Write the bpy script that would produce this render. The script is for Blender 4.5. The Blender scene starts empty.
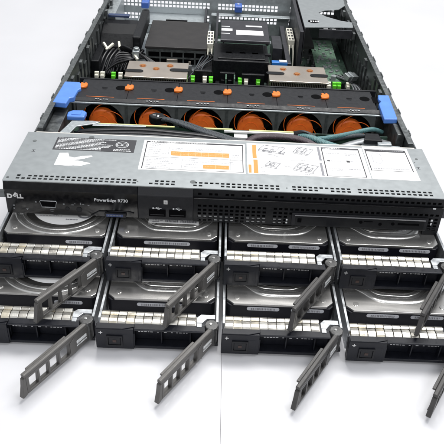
import bpy, bmesh, math, random
from mathutils import Matrix, Vector
random.seed(7)
S = 0.001                     # everything below is written in millimetres
scene = bpy.context.scene
COL = scene.collection

# ------------------------------------------------------------------ camera
CX, CY, CZ = -11.43, -557.57, 443.51
YAW, PIT, ROLL, FPX = 0.017545, 0.609069, 0.052211, 659.04
fw = Vector((math.sin(YAW)*math.cos(PIT), math.cos(YAW)*math.cos(PIT), -math.sin(PIT)))
r0 = Vector((math.cos(YAW), -math.sin(YAW), 0)); u0 = r0.cross(fw)
rr = r0*math.cos(ROLL)+u0*math.sin(ROLL); uu = -r0*math.sin(ROLL)+u0*math.cos(ROLL)
cd = bpy.data.cameras.new('camera'); cam = bpy.data.objects.new('camera', cd); COL.objects.link(cam)
M4 = Matrix((rr, uu, -fw)).transposed().to_4x4(); M4.translation = Vector((CX, CY, CZ))*S
cam.matrix_world = M4
cd.sensor_width = 36; cd.lens = FPX/444*36; cd.clip_start = 0.01; cd.clip_end = 50
scene.camera = cam

# ------------------------------------------------------------------ light
w = bpy.data.worlds.new('World'); scene.world = w; w.use_nodes = True
w.node_tree.nodes['Background'].inputs[0].default_value = (0.93, 0.96, 1.0, 1)
w.node_tree.nodes['Background'].inputs[1].default_value = 0.45
def area(name, loc, tgt, sx, sy, power, col=(1, 1, 1)):
    l = bpy.data.lights.new(name, 'AREA'); l.shape = 'RECTANGLE'; l.size = sx; l.size_y = sy; l.energy = power; l.color = col
    o = bpy.data.objects.new(name, l); COL.objects.link(o); o.location = loc
    o.rotation_euler = (Vector(tgt)-Vector(loc)).to_track_quat('-Z', 'Y').to_euler(); return o
area('ceiling_lamp', (0.45, 1.15, 2.5), (0, 0.25, 0), 1.9, 0.8, 82, (1.0, 0.99, 0.97))
area('side_lamp', (0.9, -0.3, 1.6), (0, 0.1, 0), 0.9, 0.5, 9, (0.97, 0.98, 1.0))
area('front_fill', (-0.25, -1.35, 1.15), (0, 0.15, 0.05), 0.9, 0.35, 9, (1.0, 1.0, 1.0))  # added fill light to brighten the fan hubs and front faces
scene.view_settings.view_transform = 'Standard'; scene.view_settings.look = 'None'
scene.view_settings.exposure = 0.10; scene.view_settings.gamma = 1
scene.render.engine = 'CYCLES'

# ------------------------------------------------------------------ materials
def mat(name, col, metal=0.0, rough=0.5, var=0.0, vscale=60, bump=0.0, bscale=900, rvar=0.0, coat=0.0, stretch=None, spec=0.5):
    m = bpy.data.materials.new(name); m.use_nodes = True; nt = m.node_tree; b = nt.nodes['Principled BSDF']
    b.inputs['Base Color'].default_value = (*col, 1); b.inputs['Metallic'].default_value = metal
    b.inputs['Roughness'].default_value = rough; b.inputs['Coat Weight'].default_value = coat
    b.inputs['Specular IOR Level'].default_value = spec
    tc = nt.nodes.new('ShaderNodeTexCoord'); mp = nt.nodes.new('ShaderNodeMapping')
    nt.links.new(tc.outputs['Object'], mp.inputs[0])
    if stretch: mp.inputs['Scale'].default_value = stretch
    if var or rvar:
        n = nt.nodes.new('ShaderNodeTexNoise'); n.inputs['Scale'].default_value = vscale; n.inputs['Detail'].default_value = 6
        nt.links.new(mp.outputs[0], n.inputs['Vector'])
        if var:
            r = nt.nodes.new('ShaderNodeValToRGB'); r.color_ramp.elements[0].position = .3; r.color_ramp.elements[1].position = .7
            r.color_ramp.elements[0].color = (*[c*(1-var) for c in col], 1)
            r.color_ramp.elements[1].color = (*[min(1, c*(1+var)) for c in col], 1)
            nt.links.new(n.outputs['Fac'], r.inputs[0]); nt.links.new(r.outputs[0], b.inputs['Base Color'])
        if rvar:
            q = nt.nodes.new('ShaderNodeMapRange'); q.inputs[3].default_value = max(.02, rough-rvar); q.inputs[4].default_value = min(1, rough+rvar)
            q.inputs[1].default_value = .3; q.inputs[2].default_value = .7
            nt.links.new(n.outputs['Fac'], q.inputs[0]); nt.links.new(q.outputs[0], b.inputs['Roughness'])
    if bump:
        n2 = nt.nodes.new('ShaderNodeTexNoise'); n2.inputs['Scale'].default_value = bscale; n2.inputs['Detail'].default_value = 3
        nt.links.new(mp.outputs[0], n2.inputs['Vector'])
        bp = nt.nodes.new('ShaderNodeBump'); bp.inputs['Strength'].default_value = bump; bp.inputs['Distance'].default_value = 0.0003
        nt.links.new(n2.outputs['Fac'], bp.inputs['Height']); nt.links.new(bp.outputs[0], b.inputs['Normal'])
    return m
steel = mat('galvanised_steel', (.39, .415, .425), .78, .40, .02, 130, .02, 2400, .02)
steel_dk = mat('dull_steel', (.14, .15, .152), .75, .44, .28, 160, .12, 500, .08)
steel_lt = mat('tray_steel', (.44, .475, .49), .65, .40, .06, 260, .05, 800, .08)
edge_st = mat('cut_edge_steel', (.78, .75, .70), .6, .4, .1, 80)
blackp = mat('black_plastic', (.005, .0055, .007), 0, .42, .25, 300, .25, 2500, .08, spec=.25)
blackg = mat('glossy_black_plastic', (.004, .004, .005), 0, .2, .2, 200, .05, 700, .08, spec=.3)
charcoal = mat('charcoal_plastic', (.011, .0115, .014), 0, .45, .2, 200, .3, 2200, .08, spec=.28)
carrier = mat('carrier_plastic', (.006, .0068, .011), 0, .38, .2, 200, .2, 2200, .1, spec=.32)
handle_m = mat('handle_grey_plastic', (.088, .084, .080), .25, .42, .12, 250, .3, 2500, .08)
handle_dk = mat('handle_shaded_oily_plastic', (.045, .043, .042), .2, .4, .12, 250, .3, 2500, .08)  # handle grey darkened: shade and oil put into the colour
disc_m = mat('pivot_metal', (.085, .085, .085), .6, .4, .25, 300, .1, 900, .1)
orange = mat('orange_plastic', (.75, .17, .015), 0, .45, .12, 120, .1, 900)
orange_hub = mat('orange_hub_plastic', (.95, .165, .018), 0, .5, .2, 120, .1, 900)
blue = mat('blue_plastic', (.09, .23, .66), 0, .4, .08, 80, .1, 900)
white_p = mat('white_label_paper', (.80, .80, .80), 0, .55, .02, 200)
offw = mat('cream_plastic', (.72, .70, .60), 0, .5, .05, 200)
ink = mat('label_black_ink', (.03, .03, .035), 0, .5)
inkg = mat('label_grey_ink', (.22, .22, .24), 0, .6)
inklt = mat('label_pale_ink', (.5, .5, .54), 0, .6)
inko = mat('label_orange_ink', (.78, .27, .06), 0, .5)
mark = mat('white_marking', (.62, .63, .64), 0, .5)
markdim = mat('grey_marking', (.2, .21, .22), 0, .5)
silver = mat('silver_marking', (.62, .62, .62), .5, .4)
contact = mat('nickel_contact', (.66, .645, .60), .85, .34, .09, 60, .25, 420, .10)
contact_b = mat('tarnished_contact', (.50, .48, .44), .85, .30, .12, 90, .25, 420, .1)
contact_c = mat('warm_contact', (.66, .61, .50), .8, .32, .10, 90, .25, 420, .1)
rail_m = mat('rail_steel', (.50, .52, .54), .8, .32, .1, 120, .1, 700, .1)
drive_m = mat('drive_aluminium', (.60, .59, .575), .9, .26, .04, 25, .02, 2600, .03, stretch=(1, 6, 1))
drive_p = mat('drive_plate_aluminium', (.15, .145, .14), .85, .26, .03, 40, .1, 900, .08)
ridge_m = mat('polished_aluminium', (.80, .79, .77), .9, .18, .06, 80)
led = mat('amber_indicator', (.035, .016, .012), 0, .4)
pcb = mat('green_circuit_board', (.018, .045, .030), 0, .45, .6, 120, .3, 500, .1)
pcb_lt = mat('pale_green_circuit_board', (.075, .14, .095), 0, .5, .5, 260, .3, 500, .1)
pcb_edge = mat('yellow_board_edge', (.60, .62, .28), 0, .5)
green = mat('bright_green_plastic', (.13, .62, .03), 0, .4)
copper = mat('heatsink_bronze', (.60, .53, .46), .85, .30, .03, 30, .02, 1500, .04)
copper_s = mat('copper_screw', (.62, .27, .10), .8, .35)
dark = mat('hole_shade_black', (.002, .002, .0025), 0, .8, spec=.05)  # near-black; stands for shade inside holes, vents and ports, also eject button
chipm = mat('chip_black', (.012, .012, .012), 0, .4, spec=.25)
blk_box = mat('matt_black_box', (.026, .024, .024), 0, .5, .15, 60, .2, 1500, .08, spec=.3)
gunm = mat('gunmetal_card', (.045, .045, .052), .5, .42, .15, 90, .1, 900, .08)
wire_k = mat('black_wire', (.006, .006, .008), 0, .35, spec=.4)
cable_grey = mat('grey_cable', (.23, .24, .25), .4, .4, .2, 200)

def braid(name, c1, c2, scale, rough=.4):
    m = bpy.data.materials.new(name); m.use_nodes = True; nt = m.node_tree; b = nt.nodes['Principled BSDF']
    tc = nt.nodes.new('ShaderNodeTexCoord')
    wv = nt.nodes.new('ShaderNodeTexWave'); wv.wave_type = 'BANDS'; wv.bands_direction = 'DIAGONAL'; wv.inputs['Scale'].default_value = scale
    wv.inputs['Distortion'].default_value = 1.5; wv.inputs['Detail'].default_value = 2
    ck = nt.nodes.new('ShaderNodeTexNoise'); ck.inputs['Scale'].default_value = scale*4
    mx = nt.nodes.new('ShaderNodeMath'); mx.operation = 'MULTIPLY'
    nt.links.new(tc.outputs['Object'], wv.inputs[0]); nt.links.new(tc.outputs['Object'], ck.inputs['Vector'])
    nt.links.new(wv.outputs['Fac'], mx.inputs[0]); nt.links.new(ck.outputs['Fac'], mx.inputs[1])
    r = nt.nodes.new('ShaderNodeValToRGB'); r.color_ramp.elements[0].position = .26; r.color_ramp.elements[1].position = .40
    r.color_ramp.elements[0].color = (*c1, 1); r.color_ramp.elements[1].color = (*c2, 1)
    nt.links.new(mx.outputs[0], r.inputs[0]); nt.links.new(r.outputs[0], b.inputs['Base Color'])
    b.inputs['Roughness'].default_value = rough
    bp = nt.nodes.new('ShaderNodeBump'); bp.inputs['Distance'].default_value = .0005; bp.inputs['Strength'].default_value = .6
    nt.links.new(mx.outputs[0], bp.inputs['Height']); nt.links.new(bp.outputs[0], b.inputs['Normal'])
    return m
braid_grey = braid('grey_braid', (.004, .005, .006), (.11, .13, .15), 420)
braid_teal = braid('teal_braid', (.004, .03, .035), (.22, .46, .47), 400)
braid_plum = braid('plum_braid', (.010, .005, .008), (.12, .08, .10), 420)

# ------------------------------------------------------------------ mesh helpers
class MB:
    def __init__(s): s.bm = bmesh.new(); s.mi = 0
    def poly(s, pts):
        f = s.bm.faces.new([s.bm.verts.new(p) for p in pts]); f.material_index = s.mi; return f
    def box(s, x0, x1, y0, y1, z0, z1, M=None):
        v = [s.bm.verts.new(p) for p in ((x0,y0,z0),(x1,y0,z0),(x1,y1,z0),(x0,y1,z0),(x0,y0,z1),(x1,y0,z1),(x1,y1,z1),(x0,y1,z1))]
        for q in ((0,3,2,1),(4,5,6,7),(0,1,5,4),(1,2,6,5),(2,3,7,6),(3,0,4,7)):
            f = s.bm.faces.new([v[i] for i in q]); f.material_index = s.mi
        if M: bmesh.ops.transform(s.bm, matrix=M, verts=v)
        return v
    def prism(s, pts, a0, a1, axis='z'):
        """polygon extruded along an axis; pts are (x,y) for z, (x,z) for y, (y,z) for x"""
        def P(p, a): return {'z': (p[0], p[1], a), 'y': (p[0], a, p[1]), 'x': (a, p[0], p[1])}[axis]
        A = [s.bm.verts.new(P(p, a0)) for p in pts]; B = [s.bm.verts.new(P(p, a1)) for p in pts]; n = len(pts)
        fs = [s.bm.faces.new(A), s.bm.faces.new(B)] + [s.bm.faces.new((A[i], A[(i+1) % n], B[(i+1) % n], B[i])) for i in range(n)]
        for f in fs: f.material_index = s.mi
        return A+B
    def cyl(s, c, r, a0, a1, axis='z', n=24, r2=None):
        r2 = r if r2 is None else r2
        def P(t, q, a):
            u, v = c[0]+q*math.cos(t), c[1]+q*math.sin(t)
            return {'z': (u, v, a), 'y': (u, a, v), 'x': (a, u, v)}[axis]
        A = [s.bm.verts.new(P(2*math.pi*i/n, r, a0)) for i in range(n)]; B = [s.bm.verts.new(P(2*math.pi*i/n, r2, a1)) for i in range(n)]
        fs = [s.bm.faces.new(A), s.bm.faces.new(B)] + [s.bm.faces.new((A[i], A[(i+1) % n], B[(i+1) % n], B[i])) for i in range(n)]
        for f in fs: f.material_index = s.mi
        return A+B
    def ring(s, c, ro, ri, a0, a1, axis='z', n=32, sq=False):
        """washer, outer a circle or (sq) a square of half-size ro"""
        def P(u, v, a): return {'z': (u, v, a), 'y': (u, a, v), 'x': (a, u, v)}[axis]
        def O(t):
            cx, sx = math.cos(t), math.sin(t)
            k = ro/max(abs(cx), abs(sx)) if sq else ro
            return c[0]+k*cx, c[1]+k*sx
        L = []
        for i in range(n):
            t = 2*math.pi*i/n+(math.pi/4 if sq else 0); o = O(t); q = (c[0]+ri*math.cos(t), c[1]+ri*math.sin(t))
            L.append([s.bm.verts.new(P(*o, a0)), s.bm.verts.new(P(*q, a0)), s.bm.verts.new(P(*q, a1)), s.bm.verts.new(P(*o, a1))])
        for i in range(n):
            a, b = L[i], L[(i+1) % n]
            for k in range(4):
                f = s.bm.faces.new((a[k], b[k], b[(k+1) % 4], a[(k+1) % 4])); f.material_index = s.mi
    def sheet(s, us, vs, solid, a0, a1, axis='z'):
        """plate cut on a grid, cells where solid(i,j) is false are real openings"""
        def P(u, v, a): return {'z': (u, v, a), 'y': (u, a, v), 'x': (a, u, v)}[axis]
        nu, nv = len(us), len(vs); V = {}
        def g(i, j, k):
            if (i, j, k) not in V: V[(i, j, k)] = s.bm.verts.new(P(us[i], vs[j], (a0, a1)[k]))
            return V[(i, j, k)]
        ok = lambda i, j: 0 <= i < nu-1 and 0 <= j < nv-1 and solid(i, j)
        for i in range(nu-1):
            for j in range(nv-1):
                if not ok(i, j): continue
                for k in (0, 1):
                    f = s.bm.faces.new((g(i,j,k), g(i+1,j,k), g(i+1,j+1,k), g(i,j+1,k))); f.material_index = s.mi
                for (di, dj, p, q) in ((-1,0,(i,j),(i,j+1)), (1,0,(i+1,j),(i+1,j+1)), (0,-1,(i,j),(i+1,j)), (0,1,(i,j+1),(i+1,j+1))):
                    if not ok(i+di, j+dj):
                        f = s.bm.faces.new((g(*p,0), g(*q,0), g(*q,1), g(*p,1))); f.material_index = s.mi
    def tube(s, pts, r, n=10, closed=False, flat=1.0):
        pts = [Vector(p) for p in pts]; L = []; m = len(pts)
        for i, p in enumerate(pts):
            a = pts[(i-1) % m] if (closed or i) else p; b = pts[(i+1) % m] if (closed or i < m-1) else p
            t = (b-a).normalized(); up = Vector((0, 0, 1)) if abs(t.z) < .95 else Vector((0, 1, 0))
            x = t.cross(up).normalized(); y = x.cross(t)
            q = r(i/(m-1)) if callable(r) else r
            L.append([s.bm.verts.new(p+x*q*math.cos(2*math.pi*k/n)+y*q*flat*math.sin(2*math.pi*k/n)) for k in range(n)])
        for i in range(m if closed else m-1):
            A, B = L[i], L[(i+1) % m]
            for k in range(n):
                f = s.bm.faces.new((A[k], A[(k+1) % n], B[(k+1) % n], B[k])); f.material_index = s.mi; f.smooth = True
        if not closed:
            for A in (L[0], L[-1]): s.bm.faces.new(A).material_index = s.mi
    def mesh(s, name, mats, bevel=0, seg=2, smooth=False):
        bm = s.bm
        bmesh.ops.recalc_face_normals(bm, faces=bm.faces)
        if bevel:
            es = [e for e in bm.edges if len(e.link_faces) == 2 and e.calc_face_angle(0) > .5]
            bmesh.ops.bevel(bm, geom=es, offset=bevel, segments=seg, affect='EDGES', profile=.5, clamp_overlap=True)
        if smooth:
            for f in bm.faces: f.smooth = True
            for e in bm.edges:
                if len(e.link_faces) == 2 and e.calc_face_angle(0) > .6: e.smooth = False
        bmesh.ops.scale(bm, vec=(S, S, S), verts=bm.verts)
        me = bpy.data.meshes.new(name); bm.to_mesh(me); bm.free()
        for m in (mats if isinstance(mats, (list, tuple)) else [mats]): me.materials.append(m)
        return me
    def build(s, name, mats, parent=None, bevel=0, loc=None, rot=None, **k):
        return link(name, s.mesh(name, mats, bevel, **k), parent, loc, rot)
def link(name, me, parent=None, loc=None, rot=None):
    o = bpy.data.objects.new(name, me); COL.objects.link(o); o.parent = parent
    if loc: o.location = Vector(loc)*S
    if rot: o.rotation_euler = rot
    return o
def spline(P, n=10):
    P = [Vector(p) for p in P]; out = []
    Q = [P[0]*2-P[1]]+P+[P[-1]*2-P[-2]]
    for i in range(1, len(Q)-2):
        a, b, c, d = Q[i-1:i+3]
        for k in range(n):
            t = k/n
            out.append(.5*((2*b)+(c-a)*t+(2*a-5*b+4*c-d)*t*t+(3*b-a-3*c+d)*t**3))
    return out+[P[-1]]
def text(name, body, size, parent, m, loc, rot=(0,0,0), sx=1.0, align='LEFT', depth=.15, bold=0.0):
    cu = bpy.data.curves.new(name, 'FONT'); cu.body = body; cu.size = size*S; cu.extrude = depth*S; cu.align_x = align; cu.offset = bold*S
    t = bpy.data.objects.new('tmp', cu); COL.objects.link(t); bpy.context.view_layer.update()
    me = bpy.data.meshes.new_from_object(t.evaluated_get(bpy.context.evaluated_depsgraph_get()))
    bpy.data.objects.remove(t); bpy.data.curves.remove(cu)
    me.materials.clear(); me.materials.append(m); me.name = name
    o = link(name, me, parent, loc, rot); o.scale = (sx, 1, 1); return o
def tag(o, label=None, cat=None, group=None, kind=None):
    for k, v in (('label', label), ('category', cat), ('group', group), ('kind', kind)):
        if v: o[k] = v
    return o
def empty(name, loc):
    o = bpy.data.objects.new(name, None); COL.objects.link(o); o.location = Vector(loc)*S; o.empty_display_size = .01; return o
FRONT = (math.pi/2, 0, 0)

# ------------------------------------------------------------------ the table
table_m = mat('white_table_laminate', (.58, .58, .602), 0, .38, .02, 6, .04, 700, .06)
b = MB(); b.box(-1900, 1.98, -1500, 3600, -25, 0); b.box(2.22, 1900, -1500, 3600, -25, 0)
o = b.build('table_top', table_m, bevel=.15); tag(o, kind='structure')
b = MB(); b.box(1.8, 2.4, -1500, 3600, -25, -1.2); o = b.build('table_joint', mat('joint_filler', (.46, .455, .46), 0, .7)); tag(o, kind='structure')

# ------------------------------------------------------------------ the server
srv = empty('rack_server', (0, 0, 0))
tag(srv, 'open black and grey rack server lying on the white table, lid off, orange fans inside', 'server')

# chassis tub: floor, walls, rolled rims
CH = 216.5
b = MB(); b.box(-CH, CH, 2, 705, 1.0, 2.2)
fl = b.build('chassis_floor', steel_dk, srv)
for sgn in (-1, 1):
    b = MB()
    x0, x1 = sorted((sgn*CH, sgn*(CH-1.4)))
    b.box(x0, x1, 100, 705, 2.3, 93.2)
    xi0, xi1 = sorted((sgn*(CH-.1), sgn*(CH-7)))
    b.box(xi0, xi1, 118, 700, 91.8, 93.0)            # folded rim
    for y in range(140, 690, 58):                      # lid hooks and pressed tabs along the rim
        a0, a1 = sorted((sgn*(CH+.2), sgn*(CH+1.5)))
        b.box(a0, a1, y, y+12+random.random()*9, 84, 93.6+random.random()*.6)
        c0, c1 = sorted((sgn*(CH-8), sgn*(CH-12)))
        if random.random() < .6: b.box(c0, c1, y+12, y+22, 80, 90)
    for y in range(290, 680, 24):
        c0, c1 = sorted((sgn*(CH-1.5), sgn*(CH-4)))
        b.box(c0, c1, y, y+random.uniform(5, 16), random.uniform(20, 50), random.uniform(58, 84))
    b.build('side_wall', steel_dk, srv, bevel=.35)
    b = MB()
    rx0, rx1 = sorted((sgn*(CH+.1), sgn*(CH+1.4)))
    b.box(rx0, rx1, 110, 704, 30, 62); b.build('slide_rail_strip', steel_dk, srv, bevel=.4)
# rear wall with perforated card brackets, light comes through the holes
b = MB()
us = [-CH]; x = -205
while x < 205: us += [x, x+5.2]; x += 7.2
us += [CH]
vs = [2.3, 32, 36.5, 38.5, 43, 56, 60.5, 62.5, 67, 80, 84.5, 90]
holes_v = {1, 3, 5, 7, 9}
b.sheet(us, vs, lambda i, j: not (i % 2 == 1 and j in holes_v and not -33 < us[i] < -20 and not 96 < us[i] < 118), 705.2, 706.4, 'y')
b.build('rear_wall', steel_lt, srv)

# ---- front top cover: one folded sheet with two rows of square vents
b = MB()
PITCH = 5.55; nx = 76; xs0 = -nx*PITCH/2
us = [-222]
for i in range(nx): us += [xs0+i*PITCH+1.0, xs0+i*PITCH+4.55]
us += [222]
vs = [0.6, 4.2, 7.2, 9.4, 12.4, 104.4]
gap = set()
for g in (22, 23, 29, 30, 31, 38+10, 49, 61): gap.add(g)
def sol(i, j):
    if i % 2 == 1 and j in (1, 3):
        c = i//2
        if c in gap: return True
        if j == 1 and c in (34, 35, 36, 55, 56): return True
        if j == 3 and c in (1, 24,): return True
        return False
    return True
b.sheet(us, vs, sol, 93.0, 94.0, 'z')
b.box(-222, -221, .8, 104.2, 84, 92.95); b.box(221, 222, .8, 104.2, 84, 92.95)
cover = b.build('front_cover', steel, srv)
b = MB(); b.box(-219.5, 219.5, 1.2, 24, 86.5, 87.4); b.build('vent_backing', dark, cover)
b = MB(); b.box(-214, 214, 104.6, 107.4, 90.5, 93.6); b.build('cover_rear_lip', edge_st, cover, bevel=.5)
for (x, y, sx, sy) in ((-210, 84, 2.2, 1.6), (210, 80, 1.6, 2.6), (-218, 6, 1.4, 2.6), (-150, 97.5, 3, .8), (-88.5, 8.5, .8, 2.4), (62, 8, .8, 2.6), (-33, 12, 3, 1), (206, 72, .6, 2)):
    b = MB(); b.cyl((x, y), sx, 94.0, 94.25, n=14); b.build('rivet', steel_dk, cover)
# laser cut marks near the two ends
for (x, y) in ((-206, 62), (207.5, 60)):
    b = MB(); b.box(x-1.8, x+1.8, y+1.6, y+2.2, 94.02, 94.12); b.box(x-1.8, x+1.8, y-2.0, y-1.4, 94.02, 94.12); b.box(x-.4, x+.5, y-1.3, y+1.5, 94.02, 94.12)
    b.build('stamped_mark', ink, cover)

def scribble(b, x0, x1, y, h, z, wmin=.8, wmax=3.2, gapx=.6):
    x = x0
    while x < x1-wmin:
        wd = min(random.uniform(wmin, wmax), x1-x)
        b.box(x, x+wd, y, y+h*random.uniform(.7, 1), z, z+.03); x += wd+gapx
# black regulatory label
b = MB(); b.box(-187, -99.5, 66.5, 95, 94.05, 94.18); lab = b.build('regulatory_label', ink, cover)
b = MB()
for r in range(9):
    y = 92-r*2.9
    x1 = -124 if r not in (0,) else -118
    scribble(b, -185, x1-random.uniform(0, 14), y, 1.5, 94.19, .8, 3.6, .5)
for r in range(2): scribble(b, -122, -103, 71.5-r*3, 1.7, 94.19, .8, 2.6, .5)
b.build('label_print', mark, lab)
b = MB(); b.ring((-114, 83), 7.2, 6.4, 94.19, 94.24, n=32); b.ring((-116.8, 83), 3.0, 2.3, 94.19, 94.24); b.ring((-111.2, 83), 3.0, 2.3, 94.19, 94.24); b.box(-115.2, -112.8, 82.5, 83.4, 94.19, 94.24)
b.build('approval_mark', mark, lab)
# torn white sticker remains
b = MB(); b.prism([(-177.5, 59.5), (-168.5, 60.5), (-166, 52.5), (-160, 50.8), (-152, 55), (-143, 56.5), (-141.5, 54.6), (-150, 49), (-160, 45.0), (-155, 44.4), (-143, 41.0), (-141, 38.8), (-147.5, 36.6), (-150, 33.6), (-158, 34.4), (-163, 33.2), (-178, 34)], 94.05, 94.2)
b.build('torn_sticker', white_p, cover)
# big white system information label, left panel
Lz = 94.06
b = MB(); b.box(-91, 20.8, 32, 97, Lz, Lz+.14); lab = b.build('service_label', white_p, cover); lab['label'] = 'white label with two orange bars'
T = Lz+.15
b = MB(); b.sheet([-88, -86.9, 17.8, 18.8], [34.5, 35.2, 92, 95], lambda i, j: not (i == 1 and j == 1), T, T+.04)
b.box(-87, 17.6, 59.4, 60.0, T, T+.03); b.box(-87, 17.6, 91.9, 93.2, T+.045, T+.07)
b.build('label_border', ink, lab)
b = MB(); scribble(b, -84, -20, 93, 1.1, T+.05, 1.5, 3, .5); b.build('heading_print', white_p, lab)
b = MB(); b.box(-59.5, 3.4, 64.2, 73.6, T, T+.04); b.box(-24, 3.4, 39.2, 47.4, T, T+.04); b.build('orange_bar', inko, lab)
b = MB()
for x in (-49, -40.5, -33, -27, -19, -11, -4): b.box(x, x+.5, 64.4, 73.4, T+.05, T+.08)
b.box(-11, -10.4, 39.4, 47.2, T+.05, T+.08)
for y in (70.4, 67): scribble(b, -58, 2, y, .8, T+.06, .8, 3, .8)
scribble(b, -22, 2, 43, .8, T+.06, .8, 3, .8)
b.build('bar_divider', mat('pale_orange', (.8, .42, .2), 0, .5), lab)
b = MB()
for y in (89.5, 87, 84.5, 79, 75, 71, 67, 63): scribble(b, -84, -64-random.random()*8, y, .9, T)
for y in (56, 53, 50, 46, 42, 38.5, 36.4): scribble(b, -84, -50-random.random()*12, y, .9, T)
for y in (80, 77): scribble(b, -59, 2-random.random()*12, y, .9, T)
for y in (54.5, 51): scribble(b, -44, 10, y, .8, T)
for y in (70, 66): scribble(b, 7, 16, y, .9, T)
for y in (46, 41): scribble(b, -44, -28, y, .9, T)
b.box(-62.4, -62.0, 62, 82, T, T+.03); b.box(-46.6, -46.2, 38, 57, T, T+.03); b.box(5, 5.4, 38, 82, T, T+.03)
b.box(-87, 17.6, 83, 83.4, T, T+.03)
b.build('fine_print', inkg, lab)
# middle panel: parts drawing
b = MB(); b.box(23, 152.3, 33, 100, Lz+.01, Lz+.13); lab = b.build('drawing_label', white_p, cover); lab['label'] = 'white label with small exploded line drawings'
T = Lz+.15
b = MB(); b.box(29, 33.4, 66, 96, T, T+.04); b.box(29.6, 34.2, 34.5, 63, T, T+.04); b.box(24.2, 27.2, 35, 52, T, T+.04); b.build('orange_tab', inko, lab)
b = MB()
def oblique(cx, cy, wd, dp, ht):
    q = [(cx, cy), (cx+wd, cy-dp*.4), (cx+wd+dp*.5, cy+dp*.5), (cx+dp*.5, cy+dp*.9)]
    for k in range(4):
        a, c = Vector((*q[k], T+.05)), Vector((*q[(k+1) % 4], T+.05)); b.tube([a, c], .36, 4)
    for k in (0, 1):
        b.tube([(q[k][0], q[k][1], T+.05), (q[k][0], q[k][1]-ht, T+.05)], .28, 4)
    b.tube([(q[0][0], q[0][1]-ht, T+.05), (q[1][0], q[1][1]-ht, T+.05)], .28, 4)
    for k in range(3):
        t = (k+1)/4; b.tube([(cx+wd*t, cy-dp*.4*t, T+.05), (cx+wd*t+dp*.4, cy-dp*.4*t+dp*.7, T+.05)], .2, 4)
oblique(36, 86, 24, 12, 3); oblique(74, 84, 16, 13, 2.5); oblique(42, 52, 12, 9, 3); oblique(72, 47, 20, 14, 3); oblique(58, 80, 5, 4, 2); oblique(40, 84, 10, 6, 2); oblique(78, 87, 9, 6, 2); oblique(76, 51, 9, 6, 2); oblique(84, 46, 6, 6, 2); oblique(46, 54, 5, 4, 1.5)
b.tube([(38, 73, T+.05), (50, 76, T+.05), (57, 71, T+.05)], .22, 4); b.tube([(62, 52, T+.05), (70, 50, T+.05)], .22, 4); b.tube([(36, 45, T+.05), (41, 49, T+.05)], .2, 4)
scribble(b, 68, 86, 65, .8, T); scribble(b, 38, 52, 38, .8, T); scribble(b, 74, 92, 36, .8, T)
b.build('line_drawing', inkg, lab)
b = MB(); b.box(101.5, 104.2, 67, 98, T, T+.04); b.box(101.0, 103.6, 35, 62, T, T+.04); b.build('grey_tab', inkg, lab)
b = MB(); b.sheet([106, 107.1, 147.1, 148.2], [35, 35.7, 93.5, 97.5], lambda i, j: not (i == 1 and j == 1), T, T+.04); b.build('label_border', ink, lab)
b = MB()
for y in (84, 67, 50):
    scribble(b, 111, 125, y, 1.2, T); scribble(b, 131, 144, y, 1.6, T); 
scribble(b, 112, 124, 47, .8, T); scribble(b, 131, 144, 81, .9, T)
b.build('fine_print', inkg, lab)
b = MB(); scribble(b, 108, 128, 95, 1.3, T+.05, 1.2, 2.6, .5); b.build('heading_print', white_p, lab)
b = MB(); b.box(106.8, 147.2, 93.6, 94.6, T+.01, T+.045); b.build('heading_bar', inkg, lab)
b = MB(); b.box(131, 134.5, 65.5, 69.5, T+.05, T+.08); b.box(110, 113, 66, 69, T+.05, T+.08); b.build('small_symbol', ink, lab)
# right panel
b = MB(); b.box(153.2, 203.8, 33, 103, Lz, Lz+.14); lab = b.build('registration_label', white_p, cover); lab['label'] = 'white label at the right end of the cover'
b = MB(); b.sheet([155, 156.1, 199.7, 200.8], [50.5, 51.2, 92.5, 98], lambda i, j: not (i == 1 and j == 1), T, T+.04); b.build('label_border', ink, lab)
b = MB(); scribble(b, 158, 197, 55, 1.2, T, 1, 3, .5); scribble(b, 172, 200, 95, 1.3, T+.06, 1, 2.4, .5); scribble(b, 196, 202, 37, .8, T)
b.build('fine_print', inkg, lab)
b = MB()
for (a, c) in (((161, 88), (161, 70)), ((161, 70), (168, 66)), ((168, 66), (171, 72)), ((171, 72), (171, 86)), ((171, 86), (166, 90)), ((166, 90), (161, 88))):
    b.tube([(*a, T+.05), (*c, T+.05)], .3, 4)
b.box(163.5, 168.5, 77, 82, T, T+.05)
b.build('phone_outline', inklt, lab)

# ---- front strip (the black control strip above the drive bays)
Z0, Z1 = 55.0, 92.8
b = MB()
b.prism([(.6, Z1), (-2.6, 85.4), (-2.6, 84.6), (.2, 84.0), (8, 84.0), (8, Z1)], -221.6, -88, 'x')
b.prism([(.2, 83.9), (.2, Z0), (14, Z0), (14, 83.9)], -221.6, -88, 'x')
strip = b.build('front_bezel', blackg, srv, bevel=.4)
# ear latches at the two ends
b = MB(); b.box(-228, -221.8, .5, 6, 73, 80); b.build('rack_latch', steel_dk, srv, bevel=.8)
b = MB(); b.box(221.8, 229, .5, 6, 70, 82); b.build('rack_latch', gunm, srv, bevel=.8)
yF = -.05
lg = MB()   # maker's word on the left end, tilted E
text('maker_name', 'D', 6.6, strip, silver, (-219.6, yF, 73.6), FRONT, 1.05, bold=.35)
e = text('maker_name', 'E', 6.6, strip, silver, (-213.9, yF, 76.6), (math.pi/2, .62, 0), .95, bold=.35)
text('maker_name', 'LL', 6.6, strip, silver, (-210.0, yF, 73.6), FRONT, 1.0, bold=.35)
text('model_name', 'PowerEdge R730', 4.9, strip, mark, (-132, yF, 73.7), FRONT, 1.0, bold=.06)
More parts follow.
